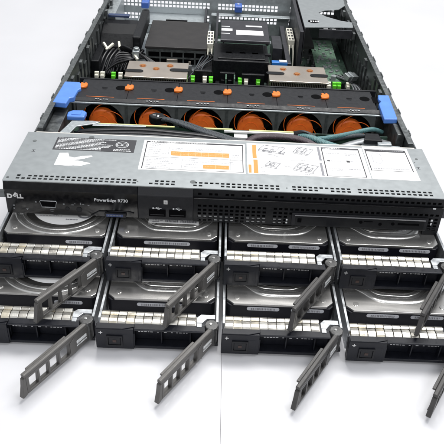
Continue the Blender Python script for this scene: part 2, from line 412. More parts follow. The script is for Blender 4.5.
# VGA socket
def rrect(cx, cz, wx, wz, slant=0):
    return [(cx-wx/2+1.2, cz-wz/2), (cx+wx/2-1.2, cz-wz/2), (cx+wx/2+slant-.2, cz+wz/2-1), (cx+wx/2+slant-1, cz+wz/2), (cx-wx/2-slant+1, cz+wz/2), (cx-wx/2-slant+.2, cz+wz/2-1)]
b = MB(); pts = rrect(-178.7, 68, 16, 7.6, .8); b.tube([(p[0], -.35, p[1]) for p in pts], .55, 6, closed=True)
b.prism(rrect(-178.7, 68, 13, 5, .6), -.3, .1, 'y'); v = b.build('video_port', [rail_m], strip)
b = MB(); b.prism(rrect(-178.7, 68, 14.4, 6.2, .7), -.38, -.25, 'y'); b.build('port_face', dark, v)
# small icons, buttons and lamps
b = MB()
for (x, z, wd, h) in ((-192, 69, 1.4, 1.4), (-164, 67.8, 1.6, 1.2), (-155.5, 67.6, 2.4, .7), (-152.5, 69, 1.2, .6), (-146.5, 68.3, .7, 2.4), (-145, 69, 2.6, .6), (-139, 67.6, 1.8, .8), (-177.5, 60.6, 4, .6), (-177.5, 59, 3, .5), (-215, 64, 1.8, 1.2), (-215, 60.2, 1.2, 1.4), (-202, 61, 2.2, .5), (-201.4, 59.4, 1, 1)):
    b.box(x, x+wd, -.1, .15, z, z+h)
b.build('port_symbol', markdim, strip)
for (x, z, r) in ((-160, 63, 2.2), (-148, 62.4, 3.0), (-205, 70, 1.2)):
    b = MB(); b.ring((x, z), r, r-.35, -.25, .15, 'y'); b.cyl((x, z), r-.5, -.1, .15, 'y'); b.build('round_button', charcoal, strip)
b = MB(); b.tube([(-118, -.3, 61.5), (-110, -.3, 62.5), (-98, -.3, 62.5), (-92, -.3, 61)], .5, 6); b.tube([(-136, -.3, 56.5), (-128, -.3, 61.6), (-120, -.3, 62)], .5, 6)
b.build('moulded_line', charcoal, strip)
# pull-out tag with blue stripe
b = MB(); b.box(-122, -100, -3, .1, 56.4, 61.2); t = b.build('pull_out_tag', charcoal, strip, bevel=.6)
b = MB(); b.box(-120, -103, -3.12, -2.9, 57.4, 60.4); b.build('tag_stripe', mat('navy_tag', (.03, .05, .14), 0, .4), t)
b = MB(); scribble2 = [(-118+i*1.5, .9) for i in range(9)]
for x, wd in scribble2: b.box(x, x+wd, -3.2, -3.1, 58.3, 59.6)
b.build('tag_print', markdim, t)
# raised USB block
b = MB(); b.prism([(.6, Z1), (-2.6, 85.8), (-3.2, 84.6), (-1.6, Z0+.6), (12, Z0+.6), (12, Z1)], -87.6, -31.6, 'x')
ub = b.build('usb_module', charcoal, strip, bevel=.6)
for cx in (-68, -47.5):
    b = MB(); b.box(cx-8.5, cx+8.5, -3.60, -3.15, 60.5, 68.5); u = b.build('usb_port', dark, ub, bevel=.15)
    b = MB(); b.box(cx-7, cx+7, -3.85, -3.65, 62.4, 63.3); b.build('port_tongue', charcoal, u)
    b = MB(); z = 70.4
    b.tube([(cx-4, -3.35, z), (cx+4.4, -3.35, z)], .3, 4); b.cyl((cx-4, z), .9, -3.50, -3.20, 'y', 12)
    b.tube([(cx-2, -3.35, z), (cx, -3.35, z+1.4), (cx+2, -3.35, z+1.4)], .26, 4); b.tube([(cx-1, -3.35, z), (cx+1, -3.35, z-1.3), (cx+2.6, -3.35, z-1.3)], .26, 4)
    b.build('usb_symbol', mark, ub)
b = MB(); b.box(-61.4, -57.4, -3.45, -3.10, 75.6, 80.2); s_ = b.build('panel_symbol', silver, ub, bevel=.3)
b = MB(); b.box(-60.4, -58.4, -3.55, -3.44, 77, 77.6); b.box(-60.4, -58.4, -3.55, -3.44, 78.3, 78.8); b.build('symbol_print', ink, s_)
# right side: perforated upper band, ledge, perforated lower band
b = MB()
us = [-31.4]; x = -27
while x < 216: us += [x, x+3.4]; x += 5.5
us += [221.6]
b.sheet(us, [84.2, 86.6, 89.2, Z1-.2], lambda i, j: not (i % 2 == 1 and j == 1 and (us[i] > 70 or i % 3)), -.2, .9, 'y')
b.sheet(us, [Z0, 56.0, 58.4, 60.0, 62.4, 64.0, 66.4, 68.2, 70.8, 73.2, 75.8, 82.2],
        lambda i, j: not (i % 2 == 1 and j in (1, 3, 5, 7, 9) and not (44 < us[i] < 50 or (us[i] > 66 and us[i] < 204 and j < 7))), -1.4, -.4, 'y')
vent = b.build('vent_grille', blackp, strip)
b = MB(); b.prism([(-1.5, 82.3), (-2.8, 83.2), (-2.5, 84.1), (.8, 84.1), (.8, 83.2), (-.6, 82.3)], -31.4, 221.6, 'x'); b.build('grille_ledge', blackg, vent, bevel=.25)
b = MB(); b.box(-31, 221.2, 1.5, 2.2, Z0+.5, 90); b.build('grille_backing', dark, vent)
b = MB()
for k in range(16):
    for zz in (61.2, 57.2):
        if k in (7, 8): continue
        x = -26.5+k*5.5
        if x > 62 or (k < 3 and zz < 58): continue
        b.box(x, x+3, -.2, .2, zz-1.0, zz+.9)
b.build('grille_hole_glint', mat('grille_glint_grey', (.34, .35, .36), .5, .4), vent)  # pale bits in the grille holes, glints put in as colour
# optical drive tray front
b = MB(); b.box(69, 208, -3.2, -1.45, 56.4, 71.4); od = b.build('optical_drive', charcoal, strip, bevel=.5)
b = MB(); b.box(72, 206, -4.2, -3.2, 68.6, 69.6); b.build('tray_lip', mat('tray_lip_metal', (.30, .30, .31), .7, .35), od, bevel=.3)
b = MB(); b.box(73, 205, -3.5, -3.25, 57.6, 67.6); b.build('tray_face', blackp, od, bevel=.12)
b = MB(); b.box(75.2, 79.2, -4.4, -3.5, 61, 65.4); b.build('eject_button', dark, od, bevel=.3)
for x, z in ((140, 64), (160, 62.4), (173, 63.4)):
    b = MB(); b.cyl((x, z), 1.8, -3.8, -3.5, 'y', 14); b.build('tray_hole', dark, od)
b = MB(); b.box(143, 152, -3.8, -3.5, 64.6, 65.6); b.box(178, 200, -3.8, -3.5, 62.5, 64.6); b.build('tray_slot', dark, od, bevel=.1)
b = MB(); b.box(206, 221.6, -1.2, 10, 47.5, 54.95); b.build('end_post', blackp, strip, bevel=.5)
b = MB(); b.box(211.4, 213.4, -1.9, -1.4, 67.4, 69.4); b.box(211.8, 213.1, -1.9, -1.4, 62.5, 65.4); b.build('white_arrow', mark, strip)
b = MB(); b.box(210, 213, -3.1, -2.6, 83.0, 84.2); b.build('white_arrow', mark, strip)
b = MB(); b.box(63.5, 65.2, -1.9, -1.4, 61.2, 62.8); b.box(63.5, 65.2, -1.9, -1.4, 57.6, 59.2); b.build('status_lamp', mark, strip)
# drive cage below the strip (mostly hidden by the drives)
b = MB()
for x in (-221.6, -112.9, -.5, 111.9, 220.6): b.box(x, x+1.0, 16, 104, 2.3, 51.6)
b.box(-220, 220, 104.5, 105.3, 2.3, 88)
b.box(-220, 220, 16, 104, 51.65, 52.0)
b.build('drive_cage', steel_dk, srv)

# ---- backplane board, bracket, cables between cover and fans
b = MB(); b.box(-172, 196, 158, 160, 14, 79.5); bp_ = b.build('backplane_board', pcb, srv)
b = MB(); b.box(-165, -62, 157.8, 160.2, 79.6, 80.8); b.box(-30, 8, 157.8, 160.2, 79.6, 80.8); b.box(28, 82, 157.8, 160.2, 79.6, 80.6); b.build('board_edge', pcb_edge, bp_)
b = MB(); b.box(-2, 95, 154, 157.4, 78, 80.2); b.box(10, 26, 146, 157.4, 76, 77.2); b.box(10, 26, 145, 146, 66, 77.2); b.build('white_bracket', mat('pale_bracket', (.66, .67, .66), .2, .45), srv, bevel=.3)
b = MB()
b.prism([(-196, 108), (-184, 108), (-176, 140), (-158, 148), (-150, 154), (-160, 156), (-184, 154)], 84, 85.4)
b.box(-196, -184, 107, 108.4, 70, 84); b.prism([(-158, 144), (-95, 147), (-95, 150), (-158, 150)], 84.2, 85.2)
b.build('latch_bracket', steel_lt, srv, bevel=.4)
b = MB(); b.prism([(-193, 166), (-172, 166), (-171, 180), (-176, 185), (-189, 184), (-194, 178)], 79, 85); lt = b.build('blue_latch', blue, srv, bevel=1.6)
b = MB(); b.box(-188, -177, 170, 180, 85.05, 85.8); b.build('latch_pad', blue, lt, bevel=.4)
def cable(name, pts, r, m, parent=srv, flat=1.0, n=10):
    b = MB(); b.tube(spline(pts, 10), r, n, flat=flat); return b.build(name, m, parent)
# flat black ribbons behind the cover
for k in range(5):
    y = 110+k*6.4; z = 79+k*.9
    cable('ribbon_cable', [(-182, y+3, z-8), (-165, y, z), (-110, y+2+k, z+1.5), (-60, y+4, z+1), (-10, y-1, z-1), (24, y-6, z-10)], 3.6, wire_k if k != 2 else cable_grey, flat=.3)
# braided bundle that starts at a black plug in front of the third fan
cable('braided_cable', [(-82, 176, 82), (-66, 168, 84), (-40, 152, 83), (-10, 136, 82), (24, 124, 80), (60, 122, 74)], 3.6, braid_grey, n=14, flat=.8)
cable('braided_cable', [(-80, 180, 80), (-52, 166, 83), (-24, 150, 82), (4, 138, 80), (30, 132, 74)], 2.5, braid_grey, n=12)
b = MB(); b.prism([(-95, 178), (-88, 186), (-78, 184), (-73, 174), (-84, 168), (-92, 171)], 76, 86); cp = b.build('cable_plug', blackp, srv, bevel=1.4)
b = MB(); b.box(-90, -86, 176, 177.4, 86.05, 86.4); b.box(-84, -82, 172, 177, 86.05, 86.4); b.build('plug_print', mark, cp)
cable('plum_cable', [(22, 126, 78), (36, 138, 82), (64, 141, 83), (92, 138, 81), (112, 126, 76)], 4.6, braid_plum, n=14, flat=.75)
cable('teal_cable', [(88, 152, 80), (100, 144, 82), (118, 134, 80), (140, 126, 77), (164, 120, 68)], 4.4, braid_teal, n=14, flat=.8)
cable('braided_cable', [(96, 142, 80), (120, 146, 81), (150, 158, 82), (178, 172, 82), (196, 186, 72)], 2.9, braid_teal, n=12)
cable('braided_cable', [(104, 138, 78), (130, 150, 78), (160, 158, 80), (186, 166, 74)], 2.8, braid_grey, n=12)
cable('grey_cable', [(128, 130, 74), (150, 140, 78), (176, 150, 79), (200, 156, 72)], 5, cable_grey, flat=.5)
for k in range(4): cable('thin_wire', [(82, 160-k*3, 80), (94, 158-k*3, 83+k), (108, 149-k*3, 82)], 1.0, wire_k)
b = MB(); b.prism([(152, 112), (206, 112), (208, 140), (190, 142), (184, 150), (166, 150), (160, 136)], 76, 77.4); b.box(180, 196, 134, 141, 77.5, 82)
b.build('corner_bracket', steel_lt, srv, bevel=.4)
b = MB(); b.prism([(164, 140), (186, 140), (184, 158), (168, 158)], 79, 84); b.build('black_cable_clip', blackp, srv, bevel=.8)
b = MB(); b.box(-214, -198, 108, 200, 20, 78); b.build('inner_side_block', steel_dk, srv, bevel=1)
b = MB(); b.box(205, 214, 150, 260, 30, 88); b.build('inner_side_block', steel_dk, srv, bevel=1)

# ---- fan wall
FZ, FY = 57.0, 207.0
b = MB(); b.box(-196, 200, 203.2, 205.6, 84.6, 86.4); b.build('fan_wall_rim', steel_lt, srv, bevel=.25)
b = MB(); b.prism([(205.8, 85.2), (205.8, 87.4), (212, 89.8), (212, 85.2)], -193, 201, 'x'); b.build('fan_wall_band', charcoal, srv, bevel=.2)
frame_b = MB(); frame_b.ring((0, FZ), 29.6, 28.2, 0, 38, 'y', 48, sq=False)
ME = {}
ME['frame'] = frame_b.mesh('fan_frame', blackp)
b = MB(); b.ring((0, FZ), 30.6, 28.3, -.2, 1.2, 'y', 48, sq=True); ME['face'] = b.mesh('fan_face_plate', mat('fan_face_steel', (.16,.17,.17), .6, .5, .2, 100))
b = MB(); b.cyl((0, FZ), 17.2, 4, 11, 'y', 40); b.cyl((0, FZ), 17.2, 3.99, 2.6, 'y', 40, r2=15.4); b.ring((0, FZ), 9, 8.4, 2.2, 2.6, 'y', 32); ME['hub'] = b.mesh('fan_hub', orange_hub, smooth=True)
b = MB()
for k in range(7):
    a0 = 2*math.pi*k/7
    A, B_ = [], []
    for i in range(7):
        t = i/6; r = 16.5+11.4*t
        for L_, dy in ((A, 9), (B_, 28)):
            aa = a0+.35*t+(.75 if dy > 6 else 0); L_.append((r*math.cos(aa), dy, FZ+r*math.sin(aa)))
    for i in range(6): b.poly([A[i], A[i+1], B_[i+1], B_[i]])
ME['blade'] = b.mesh('fan_blade', mat('fan_blade_black', (.012, .010, .010), 0, .35))
b = MB()
for k in range(6):
    a0 = 2*math.pi*k/6+.35
    b.tube([((15.5+12.6*t)*math.cos(a0-1.15*t), .8, FZ+(15.5+12.6*t)*math.sin(a0-1.15*t)) for t in [i/10 for i in range(11)]], .5, 6)
ME['guard'] = b.mesh('fan_guard', orange_hub)
# solid cover plate of one fan; a black oval paints its finger hole's darkness
b = MB()
pl = [(-31.7, 212.2), (31.7, 212.2), (31.7, 268), (-31.7, 268)]
b.box(-31.7, 31.7, 212.2, 268, 87.4, 90)
ME['plate'] = b.mesh('fan_cover', charcoal, .4)
b = MB(); b.prism([(20.5+6.6*math.cos(a), 244+7.2*math.sin(a)) for a in [2*math.pi*i/24 for i in range(24)]], 90.03, 90.12); ME['oval'] = b.mesh('finger_hole', dark)
b = MB(); b.prism([(26.5, 237), (32, 236), (36.6, 238.5), (37.5, 243), (36.8, 249), (34, 251.5), (32, 248), (30.4, 251), (27.4, 249.6), (28.4, 246), (26.4, 243.5)], 90.0, 93.0); ME['clip'] = b.mesh('fan_clip', orange, .9, seg=2)
b = MB(); b.box(-3.4, 3.4, 242, 244.4, 90.02, 90.5); b.box(-2.4, 2.4, 238.6, 240, 90.02, 90.4); ME['emb'] = b.mesh('moulded_mark', blackg)
b = MB(); b.box(-19, 16, 214.2, 215.0, 90.02, 90.1)
ME['oline'] = b.mesh('orange_line', orange)
b = MB()
for (x, wd, yy) in ((-7, 3, 208.3), (-3, 1, 209.2), (-1.2, 2.2, 207.9), (3, 1.6, 208.6), (6, 3, 208.6)): b.box(x, x+wd, yy, yy+1.1, 89.35+(yy-209)*.3, 89.7+(yy-209)*.3)
ME['wmark'] = b.mesh('white_print', mark)
b = MB(); b.box(-1.6, 1.6, 205.9, 208, 40, 84.4); ME['pillar'] = b.mesh('divider_post', steel_dk)
for i in range(6):
    cx = -158.5+63.7*i
    f = link('cooling_fan', ME['plate'], srv, (cx, 0, 0)); f['label'] = 'fan module with dark cover plate and orange rotor'
    fr = link('fan_frame', ME['frame'], f, (0, FY, 0))
    link('fan_face_plate', ME['face'], f, (0, FY, 0)); link('fan_hub', ME['hub'], f, (0, FY, 0)); link('fan_blade', ME['blade'], f, (0, FY, 0), (0, 0, 0)); link('fan_guard', ME['guard'], f, (0, FY, 0))
    link('finger_hole', ME['oval'], f); link('moulded_mark', ME['emb'], f); link('orange_line', ME['oline'], f); link('white_print', ME['wmark'], f)
    if i < 6: link('fan_clip', ME['clip'], f) if i < 5 else None
    if i < 5: link('divider_post', ME['pillar'], srv, (cx+31.85, 0, 0))
f = link('fan_clip', ME['clip'], srv, (-158.5-63.7+3.8, 0, 0))
b = MB(); b.box(-196, 200, 268.5, 271, 20, 91); b.build('fan_wall_back', charcoal, srv, bevel=.4)
b = MB(); b.box(190, 197, 232, 250, 90.05, 90.2); b.build('finger_hole', dark, srv)
# blue release levers at both ends
b = MB(); b.prism([(-213.5, 186), (-196.5, 184), (-195.5, 200), (-190.5, 203), (-189.5, 226), (-186.5, 229), (-190, 246), (-192.5, 250), (-211.5, 250)], 86.5, 93.4); b.build('blue_lever', blue, srv, bevel=1.1)
b = MB(); b.prism([(193.6, 179), (210.4, 180.5), (213.2, 252), (199, 251.5), (197, 238), (199.6, 232), (195, 224)], 87, 93.4); b.build('blue_lever', blue, srv, bevel=1.1)

# ---- inside: board, memory, heatsinks, cards
b = MB(); b.box(-212, 213, 275, 700, 6.2, 8.0); mb = b.build('main_board', pcb, srv)
b = MB()
for k in range(130):
    x, y = random.uniform(-205, 205), random.uniform(285, 690); a, c, h = random.uniform(2, 9), random.uniform(2, 9), random.uniform(2, 9)
    b.box(x, x+a, y, y+c, 8.1, 8.1+h)
b.build('board_chips', chipm, mb); mb.children[-1]['kind'] = 'stuff'
b = MB()
for k in range(70):
    x, y = random.uniform(110, 205), random.uniform(430, 690); b.cyl((x, y), random.uniform(1.5, 3.2), 8.1, random.uniform(12, 20), n=12)
q = b.build('board_capacitors', cable_grey, mb); q['kind'] = 'stuff'
b = MB()
for k in range(60):
    x, y = random.uniform(-205, 208), random.uniform(285, 690); a = random.uniform(1, 3); b.box(x, x+a, y, y+a*.6, 8.1, 9+random.random()*3)
q = b.build('board_resistors', offw, mb); q['kind'] = 'stuff'
# DIMM sockets: long black slots with coloured latches
dimms = [(-201, 'w'), (-192, 'w'), (-175, 'g'), (-164, 'w'), (-61, 'k'), (-51.6, 'g'), (-33, 'w'), (-23.4, 'g'), (-5, 'k'), (6, 'k'), (22, 'g'), (31.5, 'w'), (50.3, 'g'), (160.9, 'w'), (170, 'g'), (177, 'g'), (191.4, 'w')]
for x, c in dimms:
    b = MB(); b.box(x-2.6, x+2.6, 300, 408, 8.1, 26); s_ = b.build('memory_slot', blackp, srv, bevel=.3)
    if c != 'k':
        b = MB(); b.box(x-3.4, x+3.4, 411, 416, 33, 41); b.box(x-2.8, x+2.8, 406, 411, 30, 38); b.build('slot_latch', green if c == 'g' else offw, s_, bevel=.6)
    else:
        b = MB(); b.box(x-3.0, x+3.0, 409, 416, 26, 38); b.build('slot_latch', blackp, s_, bevel=.6)
for x in (0, 13):
    b = MB(); b.box(x-1.0, x+1.0, 395, 432, 30, 46); b.build('memory_module', pcb_lt, srv)
def heatsink(x0, x1, y0, y1, notch, screws):
    b = MB()
    b.box(x0, x1, y0, y1, 57.5, 60.2)
    hs = b.build('heatsink', copper, srv, bevel=.5)
    b = MB(); y = y0+1
    x = x0+2
    while x < x1-1: b.box(x, x+.7, y0+3, y1-3, 14, 57.4); x += 2.6
    b.build('heatsink_fins', copper, hs)
    for (a, c, d, e) in notch:
        b = MB(); b.box(a+3, c-3, d, e, 60.2, 61); b.cyl((a+3, (d+e)/2), (e-d)/2, 60.2, 60.9, n=14); b.cyl((c-3, (d+e)/2), (e-d)/2, 60.2, 60.9, n=14); b.build('heatsink_notch', blackp, hs)
    for (x, y) in screws:
        b = MB(); b.cyl((x, y), 3.6, 60.3, 61.6, n=18); b.ring((x, y), 5.2, 4.2, 60.25, 60.7, n=20); b.build('heatsink_screw', copper_s, hs)
heatsink(-150, -58, 355, 416, [(-149, -126, 371, 381), (-83, -58, 380, 391)], [(-127, 398), (-106, 388), (-86, 402)])
heatsink(64, 152, 362, 424, [(62, 86, 386, 396), (129, 152, 383, 394)], [(87, 409), (107, 392), (128, 407)])
b = MB(); b.box(72, 97, 446, 456, 44, 56); b.build('blue_connector', mat('bright_blue_plastic', (.02, .16, .50), 0, .4), srv, bevel=.8)
b = MB(); b.box(84, 96, 447, 455, 56.1, 57.5); b.build('connector_tab', mark, srv, bevel=.3)
# black air shroud and gunmetal riser card with white stickers
b = MB(); b.box(-21, 66, 424, 500, 30, 64); b.box(-14, 60, 430, 496, 64, 66); b.box(-40, -22, 430, 500, 20, 44); b.box(66, 76, 430, 470, 20, 46); b.build('air_shroud', blackp, srv, bevel=1.2)
for x0, x1, y0 in ((-50, -22, 424), (-10, 14, 420), (24, 60, 418)):
    b = MB(); b.box(x0, x1, y0-6, y0, 20, 48); b.build('shroud_flap', blackp, srv, bevel=1)
b = MB(); b.box(-11, 67, 458, 556, 80, 85); rc = b.build('riser_card', gunm, srv, bevel=1)
b = MB(); b.box(14, 58, 484, 506, 85.1, 85.3); q = b.build('card_label', white_p, rc)
b = MB()
for r in range(4): scribble(b, 17, 55, 500-r*4.2, 1.2, 85.35, 1, 4, .8)
b.build('label_print', inklt, q)
b = MB(); b.box(30, 57, 524, 531, 85.1, 85.3); b.build('card_label', mark, rc)
b = MB(); b.box(-10, 8, 500, 512, 85.1, 85.3); b.box(-10, 4, 520, 523, 85.1, 85.3); b.box(-10, 4, 486, 489, 85.1, 85.3); b.build('card_label', mark, rc)
b = MB()
for x, z in ((-2, 62), (20, 62), (40, 62), (60, 62)): b.box(x, x+10, 452, 458, 62, 66)
b.build('card_connector', charcoal, rc, bevel=.3)
for x, y in ((-28, 540), (110, 575)):
    b = MB(); b.box(x-5.5, x+5.5, y-34, y+30, 46, 60); c_ = b.build('power_connector', offw, srv, bevel=.5)
    b = MB()
    for k in range(4):
        for s_ in (-1, 1): b.box(x+s_*2.5-1.6, x+s_*2.5+1.6, y-30+k*15, y-22+k*15, 60.05, 60.2)
    b.build('connector_socket', ink, c_)
    for s_ in (-1, 1): cable('yellow_wire', [(x+s_*3, y-36, 52), (x+s_*3.4, y-50, 40), (x+s_*3, y-64, 20)], 1.2, offw)
b = MB(); b.box(96, 104, 455, 640, 10, 52); b.box(118, 124, 500, 690, 10, 90); b.box(76, 92, 500, 560, 20, 60); b.build('riser_frame', gunm, srv, bevel=.6)
b = MB(); b.box(-20, -16, 470, 690, 10, 58); b.box(-42, -38, 616, 700, 8, 60); b.build('riser_frame', gunm, srv, bevel=.6)
# right riser bracket: sheet with V-shaped cut-outs
b = MB()
b.prism([(126, 511), (207, 521), (209, 546), (190, 553), (168, 572), (157, 592), (170, 606), (196, 616), (210, 640), (214, 700), (126, 700)], 92, 93.6)
rb = b.build('riser_bracket', steel, srv, bevel=.3)
b = MB(); b.prism([(143.5+9.5*math.cos(a), 542+8*math.sin(a)) for a in [2*math.pi*i/24 for i in range(24)]], 93.65, 93.8); b.build('oval_opening', dark, rb)
b = MB()
for k in range(4): b.box(138+k*4, 140.6+k*4, 539, 545, 93.85, 93.95)
b.build('opening_mesh', mark, rb)
b = MB()
for x, y, a in ((172, 604, 8), (184, 612, 8), (187, 596, 7)): b.box(x, x+a, y, y+12, 60, 61)
b.build('bright_vent', mark, rb)
b = MB(); b.box(126, 127.4, 509, 700, 30, 91.9); b.box(150, 204, 508, 512, 78, 91.5); b.build('bracket_skirt', gunm, rb)
b = MB(); b.box(128, 146, 514, 690, 56, 60); b.box(146, 206, 640, 690, 56, 60); b.build('expansion_card', chipm, srv)
b = MB(); b.prism([(150, 440), (196, 440), (190, 520), (192, 632), (152, 632)], 29, 31)
g_ = b.build('green_riser_board', pcb_lt, srv)
b = MB()
for k in range(48):
    x, y = random.uniform(153, 184), random.uniform(444, 620); b.box(x, x+random.uniform(2, 6), y, y+random.uniform(2, 6), 31.1, 33)
b.build('board_parts', cable_grey, g_)
for k in range(6):
    a = random.uniform(-5, 5)
    cable('loose_wire', [(186+k*3, 300+a, 20), (192+k*2, 360, 46+k), (196+a, 420, 40), (176+k*5, 470, 30), (182, 500, 24)], 1.6, wire_k if k % 2 else cable_grey)
b = MB(); b.box(-4, 4, -7, 7, 0, 9); b.box(-12, -5, -6, 6, 0, 8); b.box(5, 12, -6, 6, 0, 8); b.build('wire_plug', steel_lt, srv, bevel=.6, loc=(196, 432, 40), rot=(.3, .2, .7))
for k in range(26):   # small parts on the board that stand up between the big ones
    x, y = random.choice([(random.uniform(-150, -40), random.uniform(425, 470)), (random.uniform(70, 125), random.uniform(430, 500)), (random.uniform(126, 205), random.uniform(425, 505))])
    b = MB(); a, c, h = random.uniform(3, 9), random.uniform(3, 9), random.uniform(14, 34); b.box(x, x+a, y, y+c, 8.1, 8.1+h)
    if k % 3 == 0: b.box(x+1, x+a-1, y+1, y+c-1, 8.15+h, 9.4+h)
    b.build('board_connector', [blackp, gunm, steel_lt, offw, blackp, cable_grey][k % 6], mb, bevel=.3)
for k in range(9):
    x = 128+k*8.5; b = MB(); b.cyl((x, 432+(k % 3)*9), 3.2, 8.1, 26, n=16); b.cyl((x, 432+(k % 3)*9), 2.6, 26.05, 26.5, n=16); b.build('capacitor', gunm if k % 2 else cable_grey, mb)
for k in range(5):
    cable('thin_cable', [(-60+k*4, 425, 30), (-48+k*3, 440, 44+k), (-40+k*5, 470, 50), (-34, 500+k*6, 40)], 1.2, wire_k if k % 2 else braid_grey)
# left: black duct, levers, loose plugs
b = MB(); b.prism([(508, 12), (508, 46), (528, 62), (556, 70), (578, 70), (590, 12)], -212, -152, 'x'); b.box(-213, -200, 430, 505, 12, 52); b.build('left_duct', blackp, srv, bevel=1.6)
b = MB(); b.box(-151, -138, 466, 606, 56, 80); b.cyl((-144.5, 606), 6.5, 56, 80, n=18); b.build('cage_handle', blackp, srv, bevel=2)
b = MB(); b.box(-150, -139, 452, 464, 48, 62); b.cyl((-144, 458), 4.6, 62, 66); b.build('handle_joint', steel_lt, srv, bevel=1)
for (x, y, rz) in ((-199, 490, .6), (-191, 488, -.6), (-177, 495, .25), (-146, 452, .6)):
    b = MB(); b.box(-1.9, 1.9, -9, 9, 0, 4); b.build('white_plug', offw, srv, bevel=.6, loc=(x, y, 52), rot=(.35, .1, rz))
for k in range(7):
    cable('power_wire', [(-180+k*3, 492-k*2, 48), (-166+k*3, 480-k*3, 58), (-140+k*2, 462-k*3, 54), (-112, 448-k*4, 44), (-94+k, 430, 30)], 1.9, wire_k)
b = MB(); b.box(-206, -170, 575, 585, 74, 78); b.build('dark_blue_tab', mat('dark_blue_plastic', (.03, .05, .12), 0, .4), srv, bevel=.8)
for k in range(9):
    x = -205+k*6; cable('black_cable', [(x, 440, 26+k), (x+6, 462, 44), (x+12+k, 486, 50), (x+10, 506, 40)], 2.4, wire_k)
for k in range(5):
    cable('black_cable', [(-196+k*4, 430, 30), (-176, 440+k*5, 44+k*2), (-152, 446+k*6, 50), (-134, 470+k*4, 44)], 2.0, wire_k)
# light steel tray and the flat black box on it
b = MB(); b.box(-214, -30, 470, 704, 26, 27.5); b.box(-212, -196, 590, 704, 28, 76); b.box(-166, -42, 640, 704, 27.6, 44); b.build('power_supply_tray', steel_lt, srv, bevel=.8)
b = MB(); b.box(-114, -74, 662, 668, 44.1, 44.6); b.build('tray_slot', dark, srv)
b = MB(); b.box(-133.5, -32.5, 482, 614, 56, 60); bx = b.build('black_flat_box', blk_box, srv, bevel=.8)
b = MB()
b.sheet([-131.5, -128, -110, -107.5, -91, -88.5, -72, -69.5, -53, -50.5, -36, -33.5], [28, 31, 40, 42.5, 51, 55.6], lambda i, j: not (i % 2 == 1 and j in (1, 3)), 483, 485, 'y')
b.build('box_front_grid', steel_dk, bx)
b = MB(); b.box(-131, -34, 486.5, 611, 28, 55.8); b.build('box_body', dark, bx)
b = MB(); b.box(-98, -80, 480, 482.8, 30, 40); b.box(-62, -58, 479, 482.8, 30, 38); b.build('box_terminal', copper, bx, bevel=.5)
for x, y in ((-154, 690), (20, 690)):
    b = MB(); b.box(x-7, x+7, y-14, y+10, 60, 72); q = b.build('blue_slot_lever', mat('slot_lever_blue', (.05, .12, .42), 0, .4), srv, bevel=2)
    b = MB(); b.cyl((x, y), 2.2, 72.05, 73, n=14); b.build('lever_screw', mark, q)
b = MB()
b.box(-30, 118, 676, 690, 52, 54); b.box(-30, 92, 600, 612, 30, 32); b.build('card_bracket', steel_lt, srv, bevel=.4)

# ------------------------------------------------------------------ drive carriers
# local frame of a carrier: x 0..110 left to right, y 0 = front face, +y into the server, z 0..24 up
def front_bezel_mesh():
    b = MB()
    b.prism([(0, 0), (34, 0), (34, 24), (0, 24)], -1.5, 5.6, 'y')       # left block
    b.box(34, 98, 0, 12, 0, 3.0)                                      # bottom lip
    b.prism([(0, 21.2), (0, 22.2), (1.2, 22.8), (8.5, 22.8), (8.5, 20.2), (3, 20.2)], 34, 98, 'x')   # top lip
    b.box(34, 98, 9.4, 11.4, 3, 20); b.box(32, 34.6, 5.7, 12.3, 0, 19.5)                                # back of the recess
    for x in (58, 84): b.box(x, x+1.4, 3.2, 9.3, 3, 20)            # partitions
    b.prism([(98, 5), (103, 11), (110, 11), (110, 13), (98, 13)], 0, 20)
    b.box(98, 110, 6, 12.9, 0, 3)
    return b.mesh('front_bezel', carrier, .5)
def step_mesh():
    b = MB()   # raised shoulder round the button
    b.prism([(1.0, -1.6), (31, -1.6), (35, -.2), (35, .2), (1.0, .2)], 2.2, 17.8)
    b.prism([(.8, -1.4), (24, -1.4), (34.6, 1.6), (34.6, 5.4), (.8, 5.4)], 24.05, 24.9)
    return b.mesh('bezel_shoulder', carrier, .5)
def button_mesh():
    b = MB(); b.sheet([9.6, 11.2, 22.6, 24.2], [4.0, 5.6, 15, 16.6], lambda i, j: not (i == 1 and j == 1), -3.0, -1.7, 'y'); b.box(11.6, 22.2, -2.5, -1.7, 6, 14.6)
    return b.mesh('release_button', charcoal, .25)
def contact_mesh():
    b = MB(); n = 11; w_ = 86/n
    for k in range(n):
        x0 = 3+k*w_; x1 = x0+w_-.8; j = random.uniform(-.45, .45); b.mi = random.choice((0, 0, 1, 2))
        # sprung front finger, curled down at its free end
        b.prism([(7.0+j*.6, 21.0), (7.6, 22.4), (9.4, 23.6+j*.5), (12.6, 24.3+j*.5), (16.4, 23.9+j*.3), (17.2, 22.9), (16.6, 22.6), (12.4, 23.5), (9.6, 22.7), (7.8, 20.6)], x0, x1, 'x')
        b.mi = random.choice((0, 1, 2))
        # rooted rear tab with a raised rib
        b.prism([(17.7, 22.6), (17.9, 23.9), (20.2, 24.5+j*.4), (22.6, 23.8), (23.3, 21.5), (22.6, 21.0)], x0+.15, x1+.45, 'x')
        if k % 3 == 1: b.box(x0+1.2, x1-1.4, 5.9, 7.3, 20.2, 21.0)
    b.mi = 1
    b.box(2.6, 89.6, 9.6, 22.5, 19.6, 20.5)
    return b.mesh('contact_strip', [contact, contact_b, contact_c], .14)
def rail_mesh(x0):
    b = MB(); b.box(x0, x0+1.5, 12.5, 170, 1, 23.6); b.prism([(x0-.3, 12.5), (x0+2.1, 12.5), (x0+2.1, 168), (x0-.3, 168)], 23.65, 24.3)
    for y in (45, 120): b.cyl((y, 12), 2.2, x0-.01, x0+1.6, 'x', 12)
    return b.mesh('side_rail', rail_m, .25)
